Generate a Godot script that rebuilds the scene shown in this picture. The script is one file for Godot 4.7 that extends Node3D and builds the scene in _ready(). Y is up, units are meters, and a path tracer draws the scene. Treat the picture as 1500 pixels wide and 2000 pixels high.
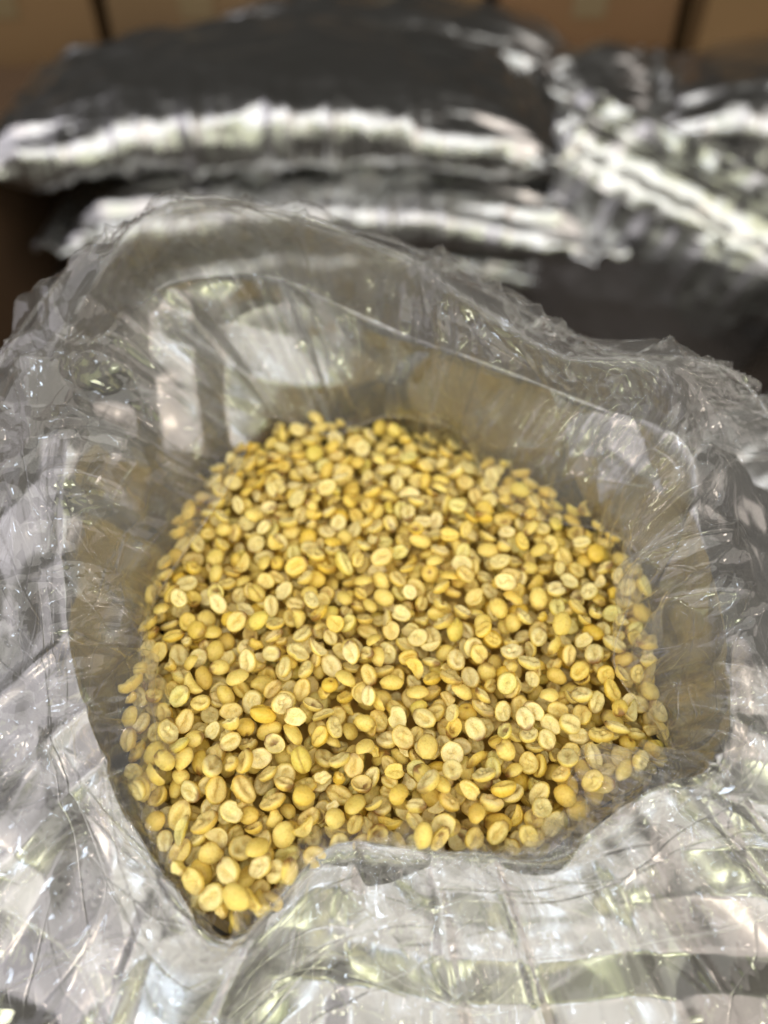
extends Node3D
# Open foil bag of split beans with a clear liner folded over its rim; more foil bags and cartons behind, out of focus.

var rng := RandomNumberGenerator.new()
var used := {}

# ---------- naming ----------
func numbered(called: String) -> String:
	var n: int = used.get(called, 0)
	used[called] = n + 1
	return called if n == 0 else "%s_%03d" % [called, n]

func tag(o: Node, label: String, category: String, group := "", kind := "") -> void:
	if label != "": o.set_meta("label", label)
	if category != "": o.set_meta("category", category)
	if group != "": o.set_meta("group", group)
	if kind != "": o.set_meta("kind", kind)

func thing(called: String, label: String, category: String, where := Vector3.ZERO, group := "") -> Node3D:
	var o := Node3D.new()
	o.name = numbered(called)
	o.position = where
	add_child(o)
	tag(o, label, category, group)
	return o

func put(called: String, mesh: Mesh, mat: Material, parent: Node, at := Transform3D()) -> MeshInstance3D:
	var o := MeshInstance3D.new()
	o.name = numbered(called) if parent == self else called
	o.mesh = mesh
	o.material_override = mat
	o.transform = at
	parent.add_child(o, true)
	return o

# ---------- noise ----------
func cells(freq: float, sd: int, ret := FastNoiseLite.RETURN_DISTANCE, warp := 0.0) -> FastNoiseLite:
	var n := FastNoiseLite.new()
	n.noise_type = FastNoiseLite.TYPE_CELLULAR
	n.cellular_distance_function = FastNoiseLite.DISTANCE_EUCLIDEAN_SQUARED if ret == FastNoiseLite.RETURN_DISTANCE else FastNoiseLite.DISTANCE_EUCLIDEAN
	n.cellular_return_type = ret
	n.cellular_jitter = 1.0
	n.fractal_type = FastNoiseLite.FRACTAL_NONE
	n.frequency = freq
	n.seed = sd
	if warp > 0.0:
		n.domain_warp_enabled = true
		n.domain_warp_type = FastNoiseLite.DOMAIN_WARP_SIMPLEX
		n.domain_warp_amplitude = warp
		n.domain_warp_frequency = freq * 0.6
		n.domain_warp_fractal_type = FastNoiseLite.DOMAIN_WARP_FRACTAL_NONE
	return n

func soft(freq: float, sd: int, octaves := 1) -> FastNoiseLite:
	var n := FastNoiseLite.new()
	n.noise_type = FastNoiseLite.TYPE_SIMPLEX_SMOOTH
	n.frequency = freq
	n.seed = sd
	n.fractal_type = FastNoiseLite.FRACTAL_FBM if octaves > 1 else FastNoiseLite.FRACTAL_NONE
	n.fractal_octaves = octaves
	return n

func crease(n: float, w: float) -> float:   # a thin sharp ridge where the noise crosses zero
	return maxf(0.0, 1.0 - absf(n) / w)

# Flat facets between straight creases, in a few directions that fade in and out.
func folds(p: Vector3, sd: int, where: FastNoiseLite) -> float:
	var out := 0.0
	for k in 4:
		var a := sd * 1.3 + k * 2.4
		var dir := Vector3(cos(a), .5 * sin(a * 2.1 + k), sin(a))
		var f := p.dot(dir) * (11.0 + 5.5 * k) + .3 * where.get_noise_3dv(p * .5 + Vector3.ONE * (k * 3.0)) + k * .37
		var share := smoothstep(-.05, .45, where.get_noise_3dv(p * .7 - Vector3.ONE * (k * 5.0 + 1.0)))
		out += (absf(fposmod(f, 1.0) - .5) * 2.0 - .5) * share / (1.0 + .35 * k)
	return out

# ---------- sheets ----------
func spline(a: Vector3, b: Vector3, c: Vector3, d: Vector3, t: float) -> Vector3:
	return b.cubic_interpolate(c, a, d, t)

func closed_loop(p: PackedVector3Array, n: int) -> PackedVector3Array:
	var out := PackedVector3Array()
	var m := p.size()
	for i in n:
		var f := float(i) / n * m
		var k := int(f)
		out.append(spline(p[(k + m - 1) % m], p[k % m], p[(k + 1) % m], p[(k + 2) % m], f - k))
	return out

# A closed sheet through the given loops; relief(point, u, v) moves every point along the sheet's normal.
func sheet(loops: Array, nu: int, nv: int, relief: Callable, uv_scale := Vector2(1, 1)) -> ArrayMesh:
	var rings := []
	for l in loops: rings.append(closed_loop(l, nu))
	var nl := rings.size()
	var base := PackedVector3Array()
	base.resize(nu * (nv + 1))
	for j in nv + 1:
		var f := float(j) / nv * (nl - 1)
		var k := mini(int(f), nl - 2)
		var t := f - k
		var ra: PackedVector3Array = rings[maxi(k - 1, 0)]
		var rb: PackedVector3Array = rings[k]
		var rc: PackedVector3Array = rings[k + 1]
		var rd: PackedVector3Array = rings[mini(k + 2, nl - 1)]
		for i in nu:
			base[j * nu + i] = spline(ra[i], rb[i], rc[i], rd[i], t)
	var nrm := grid_normals(base, nu, nv)
	var pos := PackedVector3Array()
	pos.resize(base.size())
	for j in nv + 1:
		for i in nu:
			var q := j * nu + i
			pos[q] = base[q] + nrm[q] * relief.call(base[q], float(i) / nu, float(j) / nv)
	return grid_mesh(pos, nu, nv, uv_scale)

func grid_normals(p: PackedVector3Array, nu: int, nv: int) -> PackedVector3Array:
	var out := PackedVector3Array()
	out.resize(p.size())
	for j in nv + 1:
		var ja := maxi(j - 1, 0) * nu
		var jb := mini(j + 1, nv) * nu
		for i in nu:
			var du := p[j * nu + (i + 1) % nu] - p[j * nu + (i + nu - 1) % nu]
			out[j * nu + i] = du.cross(p[jb + i] - p[ja + i]).normalized()
	return out

func grid_mesh(pos: PackedVector3Array, nu: int, nv: int, uv_scale: Vector2) -> ArrayMesh:
	var nrm := grid_normals(pos, nu, nv)
	var v := PackedVector3Array()
	var n := PackedVector3Array()
	var uv := PackedVector2Array()
	for j in nv + 1:
		for i in nu + 1:
			var q := j * nu + i % nu
			v.append(pos[q])
			n.append(nrm[q])
			uv.append(Vector2(float(i) / nu, float(j) / nv) * uv_scale)
	var ix := PackedInt32Array()
	var w := nu + 1
	for j in nv:
		for i in nu:
			var a := j * w + i
			ix.append_array([a, a + w, a + 1, a + 1, a + w, a + w + 1])
	return arrays_mesh(v, n, ix, uv)

func arrays_mesh(v: PackedVector3Array, n: PackedVector3Array, ix: PackedInt32Array, uv := PackedVector2Array(), col := PackedColorArray()) -> ArrayMesh:
	var a := []
	a.resize(Mesh.ARRAY_MAX)
	a[Mesh.ARRAY_VERTEX] = v
	a[Mesh.ARRAY_NORMAL] = n
	a[Mesh.ARRAY_INDEX] = ix
	if uv.size(): a[Mesh.ARRAY_TEX_UV] = uv
	if col.size(): a[Mesh.ARRAY_COLOR] = col
	var m := ArrayMesh.new()
	m.add_surface_from_arrays(Mesh.PRIMITIVE_TRIANGLES, a)
	return m

# ---------- materials ----------
# A relief of straight sharp creases of many lengths, as crushed film and foil keep them.
func crease_tex(count: int, sd: int, short: float, long: float, thin: float, wide: float, fan: float) -> ImageTexture:
	var size := 1024
	var r := RandomNumberGenerator.new()
	r.seed = sd
	var h := PackedFloat32Array()
	h.resize(size * size)
	for k in count:
		var p := Vector2(r.randf(), r.randf()) * size
		var a := PI / 2 + r.randf_range(-.5, .5) * fan
		var d := Vector2(cos(a), sin(a))
		var side := d.orthogonal()
		var len := short * pow(long / short, r.randf())
		var w := thin * pow(wide / thin, r.randf())
		var amp := r.randf_range(.25, 1.0) * (1.0 if r.randf() < .7 else -1.0) * minf(1.0, w / wide + .3)
		var bend := r.randf_range(-.12, .12)
		for i in int(len):
			var t := i / len
			var c := p + d * i + side * bend * len * t * (1.0 - t) * 4.0
			var e := amp * minf(1.0, 5.0 * t * (1.0 - t))
			for q in range(-int(w), int(w) + 1):
				var z := c + side * q
				var at := (int(z.y) & 1023) * size + (int(z.x) & 1023)
				var y := e * (1.0 - absf(q) / w)
				if absf(y) > absf(h[at]): h[at] = y
	var bytes := PackedByteArray()
	bytes.resize(size * size)
	for i in h.size(): bytes[i] = int(clampf(h[i] * .5 + .5, 0, 1) * 255)
	return ImageTexture.create_from_image(Image.create_from_data(size, size, false, Image.FORMAT_L8, bytes))

func noise_tex(n: FastNoiseLite, size := 1024, ramp: Gradient = null) -> NoiseTexture2D:
	var t := NoiseTexture2D.new()
	t.width = size
	t.height = size
	t.seamless = true
	t.noise = n
	if ramp: t.color_ramp = ramp
	return t

func mat(linear: Color, rough: float, metal := 0.0, spec := 0.5) -> StandardMaterial3D:
	var m := StandardMaterial3D.new()
	m.albedo_color = linear.linear_to_srgb()
	m.roughness = rough
	m.metallic = metal
	m.metallic_specular = spec
	m.cull_mode = BaseMaterial3D.CULL_DISABLED
	return m

func relief(m: StandardMaterial3D, t: Texture2D, depth_cm: float, scale: Vector3) -> StandardMaterial3D:
	m.heightmap_enabled = true
	m.heightmap_texture = t
	m.heightmap_scale = depth_cm
	m.uv1_scale = scale
	return m

func lamp(called: String, at: Vector3, size: Vector2, energy: float, color: Color, aim: Vector3) -> void:
	var l := AreaLight3D.new()
	l.name = called
	l.area_size = size
	l.light_energy = energy
	l.light_color = color
	l.shadow_enabled = true
	l.area_range = 12.0
	l.area_attenuation = 2.0
	add_child(l, true)
	l.look_at_from_position(at, aim)

# ---------- the mouth of the bag, clockwise from the back ----------
const HEAP := [Vector2(.003, -.312), Vector2(.039, -.295), Vector2(.077, -.264), Vector2(.105, -.227), Vector2(.112, -.188), Vector2(.105, -.154), Vector2(.104, -.129), Vector2(.078, -.115), Vector2(.053, -.099), Vector2(.023, -.096), Vector2(-.016, -.094), Vector2(-.045, -.074), Vector2(-.074, -.092), Vector2(-.097, -.125), Vector2(-.102, -.18), Vector2(-.095, -.266), Vector2(-.062, -.306), Vector2(-.03, -.312)]
const RIM := [Vector3(.002, .06, -.31), Vector3(.042, .06, -.29), Vector3(.085, .06, -.269), Vector3(.118, .055, -.237), Vector3(.128, .05, -.204), Vector3(.119, .04, -.155), Vector3(.111, .03, -.117), Vector3(.094, .016, -.107), Vector3(.057, .008, -.094), Vector3(.022, .008, -.092), Vector3(-.017, .006, -.091), Vector3(-.049, 0, -.07), Vector3(-.075, .006, -.088), Vector3(-.099, .02, -.118), Vector3(-.114, .04, -.17), Vector3(-.129, .055, -.246), Vector3(-.117, .075, -.323), Vector3(-.063, .07, -.342)]
const TOP := [Vector3(0, .105, -.307), Vector3(.032, .094, -.289), Vector3(.071, .088, -.265), Vector3(.112, .078, -.255), Vector3(.145, .06, -.23), Vector3(.13, .05, -.159), Vector3(.119, .035, -.113), Vector3(.093, .02, -.1), Vector3(.056, .012, -.09), Vector3(.022, .012, -.089), Vector3(-.018, .01, -.087), Vector3(-.05, .006, -.065), Vector3(-.078, .012, -.085), Vector3(-.106, .03, -.111), Vector3(-.125, .05, -.163), Vector3(-.137, .07, -.239), Vector3(-.112, .115, -.306), Vector3(-.069, .12, -.316)]
const MID := Vector2(0, -.2)

func heap3() -> PackedVector3Array:
	var out := PackedVector3Array()
	for p in HEAP: out.append(Vector3(p.x, 0, p.y))
	return out

# The loop moved away from the middle of the mouth by `away`, at height keep * old + add.
func moved(loop: Array, away: float, keep: float, add: float) -> PackedVector3Array:
	var out := PackedVector3Array()
	for p in loop:
		var d := (Vector2(p.x, p.z) - MID).normalized() * away
		out.append(Vector3(p.x + d.x, p.y * keep + add, p.z + d.y))
	return out

# Where the liner meets the beans: drawn in a little, most at the back.
func tucked(away: float, y: float) -> PackedVector3Array:
	var out := PackedVector3Array()
	for p in HEAP:
		var d: Vector2 = (p - MID).normalized()
		var q: Vector2 = p + d * (away - .003 - .004 * smoothstep(-.2, -.3, p.y) - .004 * smoothstep(-.06, -.1, p.x) + .004 * smoothstep(-.13, -.1, p.y))
		out.append(Vector3(q.x, y, q.y))
	return out

# Lower at the front, where the beans lie level with the rim and press the liner down and outwards.
func sunk(loop: PackedVector3Array, deep: float) -> PackedVector3Array:
	var out := PackedVector3Array()
	for p in loop:
		var f := smoothstep(-.14, -.1, p.z)
		var d := (Vector2(p.x, p.z) - MID).normalized() * .006 * f
		out.append(p + Vector3(d.x, -deep * f, d.y))
	return out

# An uneven rim: it dips, rises and leans between its stations.
func ragged(loop: Array, much: float) -> Array:
	var out := []
	for i in loop.size():
		var p: Vector3 = loop[i]
		var d := (Vector2(p.x, p.z) - MID).normalized() * .004 * sin(i * 4.1 + 1.0) * much
		out.append(Vector3(p.x + d.x, p.y + .1 * p.y * sin(i * 2.6) * much, p.z + d.y))
	return out

# The same, but steeper at the back, where the bag stands upright.
func spread(loop: Array, away: float, keep: float, add: float) -> PackedVector3Array:
	var out := moved(loop, away, keep, add)
	for i in out.size():
		var back := smoothstep(-.25, -.31, loop[i].z)
		var d := (Vector2(loop[i].x, loop[i].z) - MID).normalized() * away * back * .85
		out[i] -= Vector3(d.x, .006 * back, d.y)
	return out

func between(a: PackedVector3Array, b: PackedVector3Array, t: float) -> PackedVector3Array:
	var out := PackedVector3Array()
	for i in a.size(): out.append(a[i].lerp(b[i], t))
	return out

func _ready() -> void:
	rng.seed = 20240611
	# ---- camera ----
	var cam := Camera3D.new()
	cam.name = "camera"
	add_child(cam)
	var lens := CameraAttributesPhysical.new()
	lens.frustum_focal_length = 18.48
	lens.frustum_focus_distance = 0.29
	lens.exposure_aperture = 2.4
	cam.attributes = lens
	cam.position = Vector3(0, .28, 0)
	cam.rotation_degrees = Vector3(-48, 0, 0)
	cam.fov = 66.0
	cam.near = 0.02
	cam.far = 60.0
	cam.current = true
	# ---- surroundings ----
	var env := Environment.new()
	env.background_mode = Environment.BG_COLOR
	env.background_color = Color(.045, .042, .037).linear_to_srgb()
	env.tonemap_mode = Environment.TONE_MAPPER_LINEAR
	env.tonemap_exposure = 1.0
	env.sdfgi_enabled = true
	env.ssao_enabled = true
	env.ssil_enabled = true
	var we := WorldEnvironment.new()
	we.name = "surroundings"
	we.environment = env
	add_child(we)
	# ---- daylight from the open side behind the camera: sky above, sunlit greenery below it ----
	var aim := Vector3(0, 0, -.35)
	lamp("daylight_sky", Vector3(-.2, 1.95, .85), Vector2(3.4, 2.2), 5.3, Color(1.0, .985, .955), aim)
	lamp("daylight_side", Vector3(-1.9, 1.1, .1), Vector2(2.2, 2.0), 2.0, Color(.98, .96, 1.0), aim)
	lamp("daylight_warm", Vector3(1.7, .95, .5), Vector2(1.8, 1.7), 1.6, Color(1.0, .95, .92), aim)
	lamp("daylight_green", Vector3(-1.0, .7, 1.6), Vector2(.6, .5), .16, Color(.97, 1.0, .68), aim)
	lamp("daylight_green", Vector3(-.3, .5, 1.7), Vector2(.35, .4), .09, Color(.95, 1.0, .65), aim)
	lamp("daylight_green", Vector3(.35, .75, 1.7), Vector2(.4, .45), .12, Color(1.0, .98, .7), aim)
	lamp("daylight_green", Vector3(1.05, .6, 1.6), Vector2(.5, .5), .15, Color(.92, 1.0, .68), aim)
	lamp("daylight_scenery", Vector3(0, .35, 2.1), Vector2(4.0, 1.3), 1.1, Color(1.0, .99, .92), aim)
	# bright gaps between the leaves
	for g in [[-.55, 1.15, 1.5, 0], [.5, 1.3, 1.4, 0], [-1.2, .5, 1.2, 1], [.95, .45, 1.3, 1], [-.15, .42, 1.75, 1], [.3, 1.9, .5, 0], [-.9, 1.7, .3, 0], [-1.5, .75, .4, 2], [1.3, 1.1, .3, 2]]:
		lamp("daylight_gap", Vector3(g[0], g[1], g[2]), Vector2(.16, .09), .17, [Color(.84, .91, 1.0), Color(1.0, 1.0, .86), Color(1.0, .93, .86)][g[3]], aim)

	build_setting()
	build_background_bags()
	build_foil_bag()
	build_beans()
	build_liner()

# ---------- floor and cartons ----------
func rounded_box(size: Vector3, r: float) -> ArrayMesh:
	var st := SurfaceTool.new()
	st.begin(Mesh.PRIMITIVE_TRIANGLES)
	var b := BoxMesh.new()
	b.size = size
	b.subdivide_width = 1
	b.subdivide_height = 1
	b.subdivide_depth = 1
	st.append_from(b, 0, Transform3D())
	var a := st.commit_to_arrays()
	var v: PackedVector3Array = a[Mesh.ARRAY_VERTEX]
	for i in v.size():
		if v[i].x == 0.0 or v[i].y == 0.0 or v[i].z == 0.0:
			continue
		v[i] -= v[i].sign() * r * 0.42
	a[Mesh.ARRAY_VERTEX] = v
	var m := ArrayMesh.new()
	m.add_surface_from_arrays(Mesh.PRIMITIVE_TRIANGLES, a)
	return m

func build_setting() -> void:
	var g := PlaneMesh.new()
	g.size = Vector2(14, 14)
	var fl := mat(Color(.035, .024, .016), .7)
	relief(fl, noise_tex(soft(.02, 3, 4), 512), .2, Vector3(18, 18, 1))
	var floor_ := put("floor", g, fl, self, Transform3D(Basis(), Vector3(0, -.345, -1)))
	tag(floor_, "", "", "", "structure")
	var tones := [Color(.34, .2, .085), Color(.3, .185, .085), Color(.36, .215, .085), Color(.32, .17, .07), Color(.34, .2, .08), Color(.3, .16, .06)]
	var says := ["leftmost brown carton behind the foil bags", "brown carton second from left behind the foil bags", "brown carton behind the middle of the foil bag stack", "brown carton behind the right end of the foil bag stack", "reddish brown carton second from right behind the bags", "rightmost reddish brown carton at the back"]
	var tape := mat(Color(.14, .1, .05), .4)
	for k in 6:
		var w := .274
		var x := -.57 + k * .292
		var z := -1.52 + (.05 if k > 3 else 0.0) + rng.randf_range(-.006, .006)
		var c := thing("carton", says[k], "cardboard box", Vector3(x, -.345, z), "cartons stacked along the back")
		var cm := mat(tones[k] * Color(.4, .38, .33), .75)
		relief(cm, noise_tex(soft(.012, 40 + k, 3), 256), .03, Vector3(2, 2, 1))
		put("carton_body", rounded_box(Vector3(w, .31, .36), .012), cm, c, Transform3D(Basis(), Vector3(0, .155, 0)))
		put("tape", rounded_box(Vector3(.05, .07, .364), .002), tape, c, Transform3D(Basis(), Vector3(0, .277, .0)))
	# a long carton lying behind at the left, and one low at the far left in the shade
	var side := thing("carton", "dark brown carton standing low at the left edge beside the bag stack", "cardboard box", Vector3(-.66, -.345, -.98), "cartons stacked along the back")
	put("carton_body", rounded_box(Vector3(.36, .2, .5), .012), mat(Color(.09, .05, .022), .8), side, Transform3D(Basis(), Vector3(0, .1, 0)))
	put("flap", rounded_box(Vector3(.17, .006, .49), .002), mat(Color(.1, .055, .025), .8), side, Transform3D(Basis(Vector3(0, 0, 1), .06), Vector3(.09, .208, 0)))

# ---------- the bags behind ----------
# A filled pillow bag: length along x, its two ends flattened into sealed fins.
func pillow(len: float, depth: float, tall: float, sd: int, sag := 0.0, rough := 1.0) -> ArrayMesh:
	var loops := []
	for j in 15:
		var t := float(j) / 14.0
		var e := absf(2.0 * t - 1.0)
		var full := pow(maxf(0.0, 1.0 - pow(e, 2.2)), .62)
		var wide := 1.0 + .07 * pow(e, 4.0)
		var l := PackedVector3Array()
		for i in 20:
			var a := -TAU * i / 20.0
			var ca := cos(a)
			var sa := sin(a)
			var y := signf(sa) * pow(absf(sa), .75) * tall * .5 * full + (.0025 * signf(sa))
			var z := signf(ca) * pow(absf(ca), .7) * depth * .5 * wide * (1.0 - .12 * full)
			l.append(Vector3((t - .5) * len, y + tall * .5 - sag * e * e, z))
		loops.append(l)
	var big := cells(16.0, sd, FastNoiseLite.RETURN_DISTANCE, .03)
	var fine := cells(42.0, sd + 1, FastNoiseLite.RETURN_DISTANCE, .012)
	var puck := soft(1.0, sd + 2, 2)
	var puck18 := soft(12.0, sd + 3, 1)
	return sheet(loops, 200, 150, func(p: Vector3, u: float, v: float) -> float:
		var e := absf(2.0 * v - 1.0)
		var edge := pow(e, 2.0)
		var sidew := pow(absf(cos(TAU * u)), 3.0)
		var d := (big.get_noise_3dv(p) + .7) * .0095 * rough + (fine.get_noise_3dv(p) + .7) * .0022 * rough
		d += puck.get_noise_2d(p.z * 34.0, p.y * 10.0 + sd) * .016 * edge * (1.0 - pow(e, 14.0)) * rough
		d += absf(puck.get_noise_2d(p.x * 30.0, p.z * 4.0 + sd)) * .014 * sidew * (1.0 - edge) * rough
		d += folds(p * .55, sd, puck18) * .003 * rough
		return d)

func fin(len: float, depth: float, sd: int) -> ArrayMesh:
	var loops := []
	for j in 6:
		var l := PackedVector3Array()
		for i in 12:
			var a := -TAU * i / 12.0
			l.append(Vector3((j / 5.0) * len, .0022 * signf(sin(a)) + .004 * sin(j * 1.9 + sd), cos(a) * depth * .5))
		loops.append(l)
	var n := soft(18.0, sd, 2)
	var cr := cells(30.0, sd, FastNoiseLite.RETURN_DISTANCE, .02)
	return sheet(loops, 96, 48, func(p: Vector3, _u: float, v: float) -> float:
		return n.get_noise_3dv(p * Vector3(.6, 1, 1.3)) * (.004 + .02 * depth * v) + (cr.get_noise_3dv(p * Vector3(1, 0, 1)) + .7) * .007 * depth * v)

func foil_bag(label: String, where: Vector3, turn: Vector3, size: Vector3, sd: int, m: Material, sag := .02, rough := 1.0) -> Node3D:
	var b := thing("foil_bag", label, "foil bag", where, "filled foil bags behind the open one")
	b.rotation_degrees = turn
	put("bag_body", pillow(size.x, size.z, size.y, sd, sag, rough), m, b)
	for s in [-1.0, 1.0]:
		var t := Transform3D(Basis(Vector3.UP, PI if s < 0 else 0.0) * Basis(Vector3(0, 0, 1), rng.randf_range(-.3, .3)), Vector3(s * (size.x * .5 - .004), size.y * .5 - sag, 0))
		put("sealed_end", fin(.045, size.z * .98, sd + int(s) + 5), m, b, t)
	return b

func build_background_bags() -> void:
	var foil := mat(Color(.54, .54, .53), .31, 1.0)
	var pale := mat(Color(.6, .6, .56), .34, 1.0)
	foil_bag("dark foil bag at the bottom of the stack, in the shade", Vector3(-.04, -.345, -1.07), Vector3(0, 2, 0), Vector3(.56, .12, .34), 11, foil)
	foil_bag("silver foil bag second from the bottom of the stack, its left corner sticking out", Vector3(-.06, -.232, -1.04), Vector3(0, -2, 0), Vector3(.62, .09, .4), 23, foil, .015, 1.25)
	foil_bag("large bright silver foil bag lying on top of the stack, wrinkled along its front", Vector3(-.14, -.155, -1.06), Vector3(0, 1.5, .5), Vector3(.64, .105, .36), 37, foil, .02, 1.25)
	foil_bag("foil bag lying behind the top of the stack with a bright strip along its edge", Vector3(0, -.19, -1.3), Vector3(4, -5, -2), Vector3(.56, .13, .2), 51, foil)
	var leaning := foil_bag("crumpled foil bag leaning at the right edge, a pale creased flap over its top", Vector3.ZERO, Vector3.ZERO, Vector3(.34, .1, .36), 67, foil, .0, .75)
	var ridge := Vector3(.857, -.257, .446).normalized()
	var down := (Vector3(.2, -.9, .02) - ridge * Vector3(.2, -.9, .02).dot(ridge)).normalized()
	leaning.transform = Transform3D(Basis(down, (-ridge).cross(down), -ridge), Vector3(.385, -.13, -.9) + down * .17)
	var face := Vector3(-.33, .51, .78)
	face = (face - ridge * face.dot(ridge)).normalized()
	var slope := face.cross(ridge).normalized()
	if slope.y > 0.0: slope = -slope
	put("flap", fin(.075, .38, 3), pale, leaning, leaning.transform.affine_inverse() * Transform3D(Basis(slope, ridge.cross(slope), ridge), Vector3(.395, -.115, -.845)))
	foil_bag("crumpled foil bag low at the right edge beside the liner", Vector3(.5, -.34, -.56), Vector3(14, 38, -10), Vector3(.46, .13, .3), 83, foil, .02, 1.1)
	foil_bag("dark foil bag lying at the far right in front of the cartons", Vector3(.62, -.3, -1.18), Vector3(2, -14, -4), Vector3(.5, .2, .3), 97, foil)
	foil_bag("small folded foil bag standing up at the back right with a pale top edge", Vector3(.29, -.19, -1.22), Vector3(30, 6, 4), Vector3(.2, .06, .16), 109, foil, .01, 1.2)

# ---------- the open bag ----------
func build_foil_bag() -> void:
	var bag := thing("open_foil_bag", "open silver foil bag of split yellow beans in the foreground", "foil bag")
	var rim := ragged(RIM, 1.0)
	var loops := [tucked(.012, -.05), tucked(.006, -.008), between(tucked(.008, .0), rim, .55), rim, spread(rim, .012, .97, -.004), spread(rim, .026, .92, -.011), spread(rim, .056, .75, -.028), spread(rim, .1, .5, -.062), spread(rim, .145, .2, -.12), spread(rim, .15, 0, -.22), spread(rim, .11, 0, -.34)]
	var big := cells(14.0, 5, FastNoiseLite.RETURN_DISTANCE, .02)
	var med := cells(55.0, 6, FastNoiseLite.RETURN_DISTANCE, .01)
	var fine := cells(130.0, 7, FastNoiseLite.RETURN_DISTANCE, .004)
	var slow := soft(9.0, 8, 2)
	var pleat := soft(1.0, 10, 1)
	var m := sheet(loops, 560, 300, func(p: Vector3, u: float, v: float) -> float:
		var a := TAU * u
		var ramp := smoothstep(0.0, .12, v)
		var k := clampf(.55 + slow.get_noise_3dv(p) * 1.3, .12, 1.3)
		var rimk := 1.0 - .6 * exp(-pow((v - .33) / .05, 2.0))
		var inner := smoothstep(.36, .3, v)
		var d := (big.get_noise_3dv(p) + .75) * .011 + (folds(p, 3, slow) * (.0095 + .007 * inner) + (med.get_noise_3dv(p) + .75) * .0012 * k + (fine.get_noise_3dv(p) + .75) * .0002 * k) * (1.0 - .1 * inner)
		d += crease(pleat.get_noise_3d(cos(a) * 3.4, sin(a) * 3.4, v * .6), .2) * .002
		return d * ramp * rimk - .003)
	var foil := mat(Color(.305, .3, .285), .23, 1.0)
	relief(foil, crease_tex(90, 5, 100.0, 700.0, 3.0, 7.0, PI), .04, Vector3(3, 2, 1))
	put("bag_body", m, foil, bag)

# ---------- the clear liner ----------
func build_liner() -> void:
	var liner := thing("plastic_liner", "clear wrinkled plastic liner folded out over the rim of the open foil bag", "plastic liner")
	var film := mat(Color(.74, .72, .68), .05, 0.0, .5)
	film.transparency = BaseMaterial3D.TRANSPARENCY_ALPHA
	film.albedo_color.a = .066
	relief(film, crease_tex(110, 8, 120.0, 900.0, 1.5, 4.5, 1.2), .1, Vector3(3, 1.3, 1))
	var rim := ragged(RIM, 1.0)
	var top := ragged(TOP, .8)
	var loops := [tucked(.006, -.022), sunk(tucked(.0, .003), .014), sunk(between(tucked(-.005, .005), moved(rim, -.016, 1, 0), .5), .01), sunk(moved(rim, -.004, 1, .002), .003), between(moved(rim, -.004, 1, .006), moved(top, 0, 1, 0), .6), moved(top, 0, 1, 0), moved(top, .008, .98, .001), moved(top, .024, .92, -.004), moved(top, .056, .78, -.018), moved(top, .104, .52, -.048), moved(top, .15, .25, -.1)]
	put("liner_wall", film_sheet(loops, 31, .0, .5), film, liner)
	var film2: StandardMaterial3D = film.duplicate()
	relief(film2, crease_tex(90, 19, 100.0, 800.0, 1.5, 4.5, 2.4), .1, Vector3(4, 1.1, 1))
	var inner := PackedVector3Array()
	for i in HEAP.size():
		var q := tucked(0, 0)[i]
		var d := (Vector2(q.x, q.z) - MID).normalized()
		var s := -.007 + .012 * sin(i * 2.4) + .01 * smoothstep(-.13, -.1, q.z)
		inner.append(Vector3(q.x + d.x * s, .007 + RIM[i].y * (.12 + .12 * sin(i * 1.7 + 1.0)), q.z + d.y * s))
	var hem := moved(top, .036, .87, -.004)
	for i in hem.size(): hem[i] += (hem[i] - Vector3(0, hem[i].y, -.2)).normalized() * .007 * sin(i * 2.9 + .6)
	inner = sunk(inner, .008)
	var cuff := [inner, sunk(between(inner, moved(rim, -.02, 1, .004), .5), .004), sunk(moved(rim, -.007, 1, .008), .004), between(moved(rim, -.002, 1, .01), moved(top, .002, .93, .002), .5), moved(top, .004, .94, .002), moved(top, .014, .92, .001), moved(top, .022, .92, .0), moved(top, .03, .89, -.002), hem]
	put("cut_edge", bead(closed_loop(inner, 420), .00045), film2, liner)
	put("hem", bead(closed_loop(hem, 420), .0011), film2, liner)
	put("folded_cuff", film_sheet(cuff, 77, .001, .5), film2, liner)

func bead(path: PackedVector3Array, r: float) -> ArrayMesh:
	var loops := []
	for k in 6:
		var a := TAU * k / 5.0
		var l := PackedVector3Array()
		for p in path:
			var d := (Vector2(p.x, p.z) - MID).normalized() * cos(a) * r
			l.append(p + Vector3(d.x, sin(a) * r, d.y))
		loops.append(l)
	return sheet(loops, path.size(), 5, func(_p: Vector3, _u: float, _v: float) -> float: return 0.0)

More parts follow.
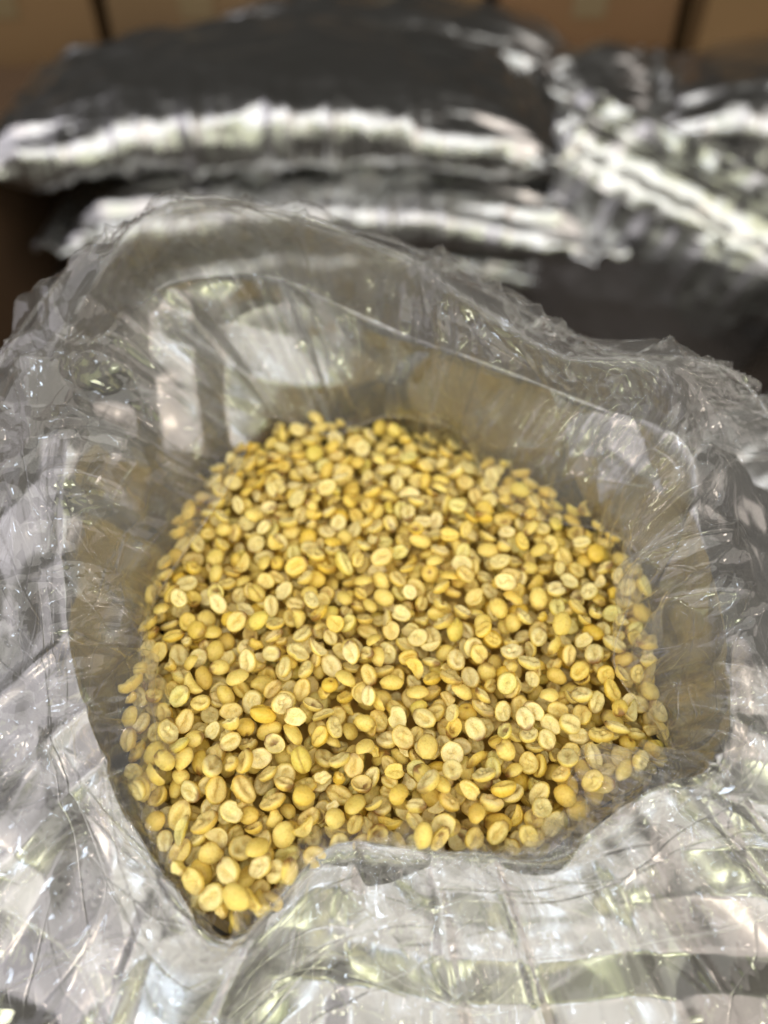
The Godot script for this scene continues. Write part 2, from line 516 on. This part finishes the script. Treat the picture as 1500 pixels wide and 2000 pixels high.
func film_sheet(loops: Array, sd: int, lift: float, fold: float) -> ArrayMesh:
	var big := cells(15.0, sd, FastNoiseLite.RETURN_DISTANCE, .02)
	var med := cells(48.0, sd + 1, FastNoiseLite.RETURN_DISTANCE, .012)
	var wave := soft(16.0, sd + 2, 1)
	var slow := soft(11.0, sd + 3, 2)
	var pleat := soft(1.0, sd + 4, 2)
	return sheet(loops, 640, 280, func(p: Vector3, u: float, v: float) -> float:
		var a := TAU * u
		var k := clampf(.5 + slow.get_noise_3dv(p) * 1.5, .08, 1.4)
		var ramp := smoothstep(0.0, .2, v)
		var d := (big.get_noise_3dv(p) + .75) * .004 + folds(p, sd, wave) * .009 + (med.get_noise_3dv(p) + .75) * .0006 * k * k
		d += crease(pleat.get_noise_3d(cos(a) * 4.5, sin(a) * 4.5, v * .5), .12) * .0038
		d += crease(pleat.get_noise_3d(cos(a) * 9.0 + v * 2.0, sin(a) * 9.0, v * .6), .09) * .0014 * k
		d += pleat.get_noise_3d(cos(a) * 6.0, sin(a) * 6.0, v * .5 + 4.0) * .012 * smoothstep(fold, fold - .25, v) * smoothstep(.0, .1, v)
		var hem := absf(v - fold) / .13
		d *= .2 + .8 * smoothstep(0.0, 1.0, hem)
		return d * (.25 + .75 * ramp) + lift)

# ---------- beans ----------
const SEG := 16
var bean_v := []      # per variant: vertices, normals, colours, indices
var bean_n := []
var bean_c := []
var bean_i := PackedInt32Array()
var bean_mesh := []

const SKIN := Color(.84, .65, .16)
const FACE := Color(.91, .77, .33)
const BROWN := Color(.17, .07, .022)
# shape words by kind, used in the labels
const KINDS := ["split bean half with a lengthwise groove", "flat split bean half with a wrinkled face", "chipped split bean half", "hollowed bean half with a brown stained cup", "smooth whole bean", "whole bean with a seam", "curved kidney shaped bean piece", "broken bean fragment", "round bean with a small dark pit", "split bean half with a brown tip"]

func make_bean(kind: int, sd: int) -> void:
	var r := RandomNumberGenerator.new()
	r.seed = 900 + kind * 31 + sd * 7
	var n := soft(1.0, 70 + kind * 3 + sd, 2)
	var L := r.randf_range(.0042, .0047)      # half length (z)
	var W := L * r.randf_range(.68, .88)      # half width (x)
	var T := r.randf_range(.0025, .0030)      # depth of the domed side
	var face := .00035
	var whole := kind in [4, 5, 8]
	if whole: T = r.randf_range(.0026, .0031); face = T * .92
	if kind == 8: L = .0037; W = .0036
	if kind == 7: L *= .68; W *= .72
	if kind == 6: W *= .66; T *= .9
	if kind == 3: T *= 1.15
	var notch := r.randf_range(0, TAU)
	var depthy := r.randf_range(.0006, .0012)
	var stain := r.randf_range(.1, .6)
	var broad := r.randf_range(.14, .34)
	var lip := r.randf_range(0, TAU)
	var down := 5
	var up := 6
	var v := PackedVector3Array()
	var c := PackedColorArray()
	var ringsn := down + up + 1
	for j in ringsn:
		for i in SEG:
			var a := TAU * i / SEG
			var rho: float
			var y: float
			var on_face := j > down
			if not on_face:
				var ph := (j / float(down)) * PI / 2
				rho = pow(sin(ph), .9)
				y = -T * cos(ph)
			else:
				var t := (j - down) / float(up)
				rho = [1.0, .93, .8, .6, .4, .2, 0.0][j - down]
				if whole: y = face * pow(maxf(0, 1.0 - pow(rho, 2.1)), .55)
				else: y = face * (1.0 - pow(rho, 5.0)) * 1.6
			var ol := 1.0 + .07 * n.get_noise_2d(cos(a) * 1.4, sin(a) * 1.4 + 7.0)
			if kind == 2: ol *= 1.0 - .36 * exp(-pow(wrapf(a - notch, -PI, PI) / .33, 2.0)) * rho
			if kind == 7: ol *= 1.0 - .3 * pow(maxf(0, cos(a * 1.5 + notch)), 3.0) + .12 * n.get_noise_1d(a * 3.0)
			var x := cos(a) * W * rho * ol
			var z := sin(a) * L * rho * ol
			var col := SKIN
			if on_face and not whole:
				col = SKIN.lerp(FACE, smoothstep(1.0, .86, rho))
				var gx := x / W
				if kind in [0, 9]:
					var g := exp(-pow((gx + .18 * n.get_noise_1d(z * 420.0)) / broad, 2.0)) * (1.0 - pow(rho, 3.0))
					y -= depthy * g
					y += .0007 * exp(-pow((absf(gx) - .42) / .25, 2.0)) * (1.0 - rho * rho)
					col = col.lerp(Color(.46, .33, .08), g * stain)
				elif kind == 1:
					y += .0013 * n.get_noise_2d(x * 520.0, z * 380.0) * (1.0 - pow(rho, 4.0)) - .0010 * crease(n.get_noise_2d(z * 240.0 + 3.0, x * 300.0), .3) * (1.0 - rho)
				elif kind == 2:
					y -= .0008 * (1.0 - rho * rho) + .0004 * n.get_noise_2d(x * 400.0, z * 400.0)
				elif kind == 3:
					y -= .0026 * pow(1.0 - rho * rho, 1.2)
					col = col.lerp(BROWN, .85 * smoothstep(.75, .35, rho) * smoothstep(-.35, .25, n.get_noise_2d(x * 260.0, z * 260.0) + .25 * sin(a)))
				elif kind == 6:
					y -= .0012 * (1.0 - rho * rho)
				else:
					y += .0005 * n.get_noise_2d(x * 500.0, z * 500.0)
				# the cut face sags to one side and keeps a lip on the other
				y += .0011 * (smoothstep(.3, .85, rho) - smoothstep(.85, 1.0, rho)) * maxf(0.0, cos(a - lip)) - .0005 * (1.0 - rho) * cos(a - lip)
			if kind == 5:
				var s := exp(-pow((x / W) / .11, 2.0)) * (1.0 if on_face else 0.0)
				y -= .00085 * s * (1.0 - pow(rho, 6.0))
				col = col.lerp(Color(.4, .24, .05), s * .7)
			if kind == 8 and on_face and rho < .3:
				y -= .0009 * (1.0 - rho / .3)
				col = col.lerp(BROWN, 1.0 - rho / .3)
			if kind in [9, 3] or (kind in [0, 1, 2, 6, 7] and sd == 1):
				var edge := z / L + .3 * n.get_noise_2d(x * 500.0, y * 500.0)
				col = col.lerp(BROWN, .92 * smoothstep(.52, .8, edge) * (1.0 if kind in [9, 3] else .7) * (1.0 if not on_face else smoothstep(.5, .95, rho)))
			# mottling of the skin itself
			var mt := n.get_noise_3d(x * 330.0, y * 330.0 + 20.0, z * 330.0)
			col = col.lerp(Color(.74, .56, .24) if mt > 0 else Color(.58, .33, .05), absf(mt) * .45)
			var p := Vector3(x, y, z)
			p += p.normalized() * .00022 * n.get_noise_3d(x * 420.0, y * 420.0, z * 420.0)
			if kind == 6:                        # bent sideways like a kidney
				p.x += .0018 * (1.0 - pow(p.z / L, 2.0)) * 1.2
				p.x -= .001
			v.append(p)
			c.append(col)
	if bean_i.is_empty():
		for j in ringsn - 1:
			for i in SEG:
				var q := j * SEG + i
				var s := j * SEG + (i + 1) % SEG
				bean_i.append_array([q, s, q + SEG, s, s + SEG, q + SEG])
	var nr := PackedVector3Array()
	nr.resize(v.size())
	for t in range(0, bean_i.size(), 3):
		var f := (v[bean_i[t + 2]] - v[bean_i[t]]).cross(v[bean_i[t + 1]] - v[bean_i[t]])
		for k in 3: nr[bean_i[t + k]] += f
	for pole in [0, (ringsn - 1) * SEG]:
		var s := Vector3.ZERO
		for i in SEG: s += nr[pole + i]
		for i in SEG: nr[pole + i] = s
	for i in nr.size(): nr[i] = nr[i].normalized()
	bean_v.append(v)
	bean_n.append(nr)
	bean_c.append(c)
	bean_mesh.append(arrays_mesh(v, nr, bean_i, PackedVector2Array(), c))

func inside(poly: PackedVector2Array, p: Vector2) -> bool:
	return Geometry2D.is_point_in_polygon(p, poly)

func build_beans() -> void:
	for kind in KINDS.size():
		for sd in 3: make_bean(kind, sd)
	var weights := [36, 22, 16, 5, 4, 3, 9, 7, 1, 18]
	var bag := []
	for k in weights.size():
		for w in weights[k]: bag.append(k)
	# the outline the beans fill, a little past where the liner meets them
	var edge := PackedVector2Array()
	for p in closed_loop(tucked(.003, 0), 120):
		edge.append(Vector2(p.x, p.z) + (Vector2(p.x, p.z) - MID).normalized() * -.003 * smoothstep(-.13, -.1, p.z))
	var cell := .001
	var x0 := -.135
	var z0 := -.345
	var nx := 270
	var nz := 295
	var H := PackedFloat32Array()
	H.resize(nx * nz)
	var owner_ := PackedInt32Array()
	owner_.resize(nx * nz)
	owner_.fill(-1)
	var lie := soft(13.0, 61, 2)
	var want := PackedFloat32Array()
	want.resize(nx * nz)
	var spots := PackedVector2Array()
	for iz in nz:
		for ix in nx:
			var p := Vector2(x0 + ix * cell, z0 + iz * cell)
			var w := lie.get_noise_2d(p.x, p.y) * .0025 + .0015 * (1.0 - pow((p - MID).length() / .12, 2.0)) + .003 * smoothstep(-.13, -.085, p.y)
			want[iz * nx + ix] = w
			H[iz * nx + ix] = w - .013
			if (ix + iz) % 2 == 0 and inside(edge, p): spots.append(p)
	var beans := []
	var total := 5000
	var full := 0
	for tries in total:
		var b := beans.size()
		var kind: int = bag[rng.randi() % bag.size()]
		var variant := kind * 3 + rng.randi() % 3
		var size := clampf(rng.randfn(1.0, .075), .82, 1.18)
		var vv: PackedVector3Array = bean_v[variant]
		# of a few places take the lowest one
		var best := 1e9
		var at := Vector2.ZERO
		for t in 7:
			var p: Vector2 = spots[rng.randi() % spots.size()]
			var hx := int((p.x - x0) / cell)
			var hz := int((p.y - z0) / cell)
			var s := 0.0
			for q in [[0, 0], [3, 0], [-3, 0], [0, 3], [0, -3]]:
				s += H[(hz + q[1]) * nx + hx + q[0]] - want[(hz + q[1]) * nx + hx + q[0]]
			if s < best:
				best = s
				at = p
		if best > .0036 * 5.0:
			full += 1
			if full > 150: break
			continue
		var ix := int((at.x - x0) / cell)
		var iz := int((at.y - z0) / cell)
		var gx := (H[iz * nx + ix + 4] - H[iz * nx + ix - 4]) / (8 * cell)
		var gz := (H[(iz + 4) * nx + ix] - H[(iz - 4) * nx + ix]) / (8 * cell)
		var up := Vector3(-clampf(gx, -.9, .9), 1, -clampf(gz, -.9, .9)).normalized()
		up = (up + Vector3(rng.randfn(0, .1), 0, rng.randfn(0, .1))).normalized()
		var roll := rng.randf()
		var flat_up := roll < .76
		var basis := Basis(Quaternion(Vector3.UP, up)) * Basis(Vector3.UP, rng.randf() * TAU)
		if roll > .95: basis = basis * Basis(Vector3(0, 0, 1), rng.randf_range(.8, 2.2) * (1 if rng.randf() < .5 else -1))
		elif not flat_up: basis = basis * Basis(Vector3(0, 0, 1), PI)
		basis = basis * Basis.from_scale(Vector3(rng.randf_range(.9, 1.08), rng.randf_range(.88, 1.15), rng.randf_range(.92, 1.12)) * size)
		var pts := PackedVector3Array()
		pts.resize(vv.size())
		var rest := -1e9
		for i in vv.size():
			var p: Vector3 = basis * vv[i]
			pts[i] = p
			var jx := int((at.x + p.x - x0) / cell + .5)
			var jz := int((at.y + p.z - z0) / cell + .5)
			if jx < 0 or jz < 0 or jx >= nx or jz >= nz: continue
			var g := H[jz * nx + jx] - p.y
			if g > rest: rest = g
		rest -= .0008
		for i in pts.size():
			var p := pts[i]
			var jx := int((at.x + p.x - x0) / cell + .5)
			var jz := int((at.y + p.z - z0) / cell + .5)
			if jx < 1 or jz < 1 or jx >= nx - 1 or jz >= nz - 1: continue
			var q := jz * nx + jx
			var y := rest + p.y
			if y > H[q]:
				H[q] = y
				owner_[q] = b
			for o in [q + 1, q - 1, q + nx, q - nx]:
				if y - .0004 > H[o]:
					H[o] = y - .0004
					owner_[o] = b
		beans.append({"v": variant, "kind": kind, "t": Transform3D(basis, Vector3(at.x, rest, at.y)), "tint": 0, "seen": 0.0, "pose": 2 if roll > .95 else 0 if flat_up else 1})
	# which beans show most
	var eye := Vector3(0, .28, 0)
	for q in owner_.size():
		if owner_[q] >= 0: beans[owner_[q]].seen += 1.0
	var tints := [Color(1, 1, 1), Color(1.05, 1.07, 1.15), Color(1.1, 1.12, 1.3), Color(1.03, .98, .8), Color(1.06, .97, .58), Color(1.0, .94, .84), Color(.98, 1.03, .9)]
	var tone := ["yellow", "pale yellow", "cream coloured", "golden", "deep yellow", "tan", "greenish yellow"]
	var odds := [0, 0, 0, 1, 1, 1, 2, 2, 3, 3, 3, 4, 5, 5, 6]
	for b in beans:
		b.tint = odds[rng.randi() % odds.size()]
		if b.kind in [4, 8] and rng.randf() < .2: b.tint = 3 if rng.randf() < .6 else 4
		b.seen /= b.t.origin.distance_squared_to(eye)
	var order := range(beans.size())
	order.sort_custom(func(a, b): return beans[a].seen > beans[b].seen)
	var gr := Gradient.new()
	gr.colors = PackedColorArray([Color(.89, .85, .75), Color(.98, .97, .94), Color(1, 1, 1)])
	gr.offsets = PackedFloat32Array([0.12, .45, 1.0])
	var grain := noise_tex(soft(.03, 71, 4), 512, gr)
	var bumps := noise_tex(soft(.035, 72, 3), 512)
	var mats := []
	for t in tints:
		var m := mat(t, .42, 0.0, .42)
		m.cull_mode = BaseMaterial3D.CULL_BACK
		m.vertex_color_use_as_albedo = true
		m.albedo_texture = grain
		m.uv1_triplanar = true
		relief(m, bumps, .015, Vector3.ONE * 60.0)
		m.subsurf_scatter_enabled = true
		m.subsurf_scatter_strength = .05
		mats.append(m)
	var taken := {}
	for k in 300:
		var b: Dictionary = beans[order[k]]
		var o := put("bean", bean_mesh[b.v], mats[b.tint], self, b.t)
		tag(o, bean_label(b, tone[b.tint], edge, taken), "bean", "split beans heaped in the open bag")
	# all the others, joined
	var v := PackedVector3Array()
	var n := PackedVector3Array()
	var c := PackedColorArray()
	var ix := PackedInt32Array()
	for k in range(300, order.size()):
		var b: Dictionary = beans[order[k]]
		if b.seen <= 0.0 and b.t.origin.y < -.009: continue
		var at := v.size()
		var t: Transform3D = b.t
		v.append_array(t * (bean_v[b.v] as PackedVector3Array))
		var flip := t.basis.inverse().transposed()
		for q in bean_n[b.v]: n.append((flip * q).normalized())
		for col in bean_c[b.v]: c.append(col * tints[b.tint])
		for i in bean_i: ix.append(i + at)
	var heap := put("bean_heap", arrays_mesh(v, n, ix, PackedVector2Array(), c), mats[0], self)
	tag(heap, "heap of small split yellow beans filling the open foil bag", "beans", "", "stuff")
	# the beans deeper down, as one uneven bed
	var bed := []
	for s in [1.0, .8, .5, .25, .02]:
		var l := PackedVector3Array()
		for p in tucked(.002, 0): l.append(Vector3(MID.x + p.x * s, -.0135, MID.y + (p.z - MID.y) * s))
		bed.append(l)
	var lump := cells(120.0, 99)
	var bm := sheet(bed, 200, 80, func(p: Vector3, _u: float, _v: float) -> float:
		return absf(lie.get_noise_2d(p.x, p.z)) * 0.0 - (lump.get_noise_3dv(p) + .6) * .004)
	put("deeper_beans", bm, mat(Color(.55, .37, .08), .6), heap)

func bean_label(b: Dictionary, tone: String, edge: PackedVector2Array, taken: Dictionary) -> String:
	var p: Vector3 = b.t.origin
	var side := (p.x + .105) / .21
	var col: String = ["far left", "left of centre", "middle", "right of centre", "far right"][clampi(int(side * 5.0), 0, 4)]
	var row: String = ["by the back wall", "towards the back", "behind the middle", "before the middle", "towards the front", "by the front rim"][clampi(int((p.z + .315) / .225 * 6.0), 0, 5)]
	var pose: String = ["face up", "rounded side up", "on edge"][b.pose]
	if b.kind in [4, 8]: pose = ["upright", "upside down", "on its side"][b.pose] if b.kind == 8 else ["lying level", "lying flat", "on end"][b.pose]
	var shape: String = ["grooved split bean", "wrinkled split bean", "chipped split bean", "hollow brown stained bean", "smooth whole bean", "seamed whole bean", "kidney shaped bean", "broken bean fragment", "round pitted bean", "brown tipped split bean"][b.kind]
	var ax: Vector3 = b.t.basis.z
	var an := fposmod(rad_to_deg(atan2(ax.x, ax.z)), 180.0)
	var turn := "lying lengthwise" if an < 22 or an > 158 else "lying crosswise" if an > 68 and an < 112 else "slanting right" if an <= 68 else "slanting left"
	var text := ""
	for t in [[tone, shape, pose, col, row], [tone, shape, turn, col, row], ["small " + tone if b.t.basis.z.length() < 1.0 else "large " + tone, shape, pose, col, row]]:
		text = "%s %s, %s, %s, %s" % t
		if not taken.has(text): break
	taken[text] = true
	return text
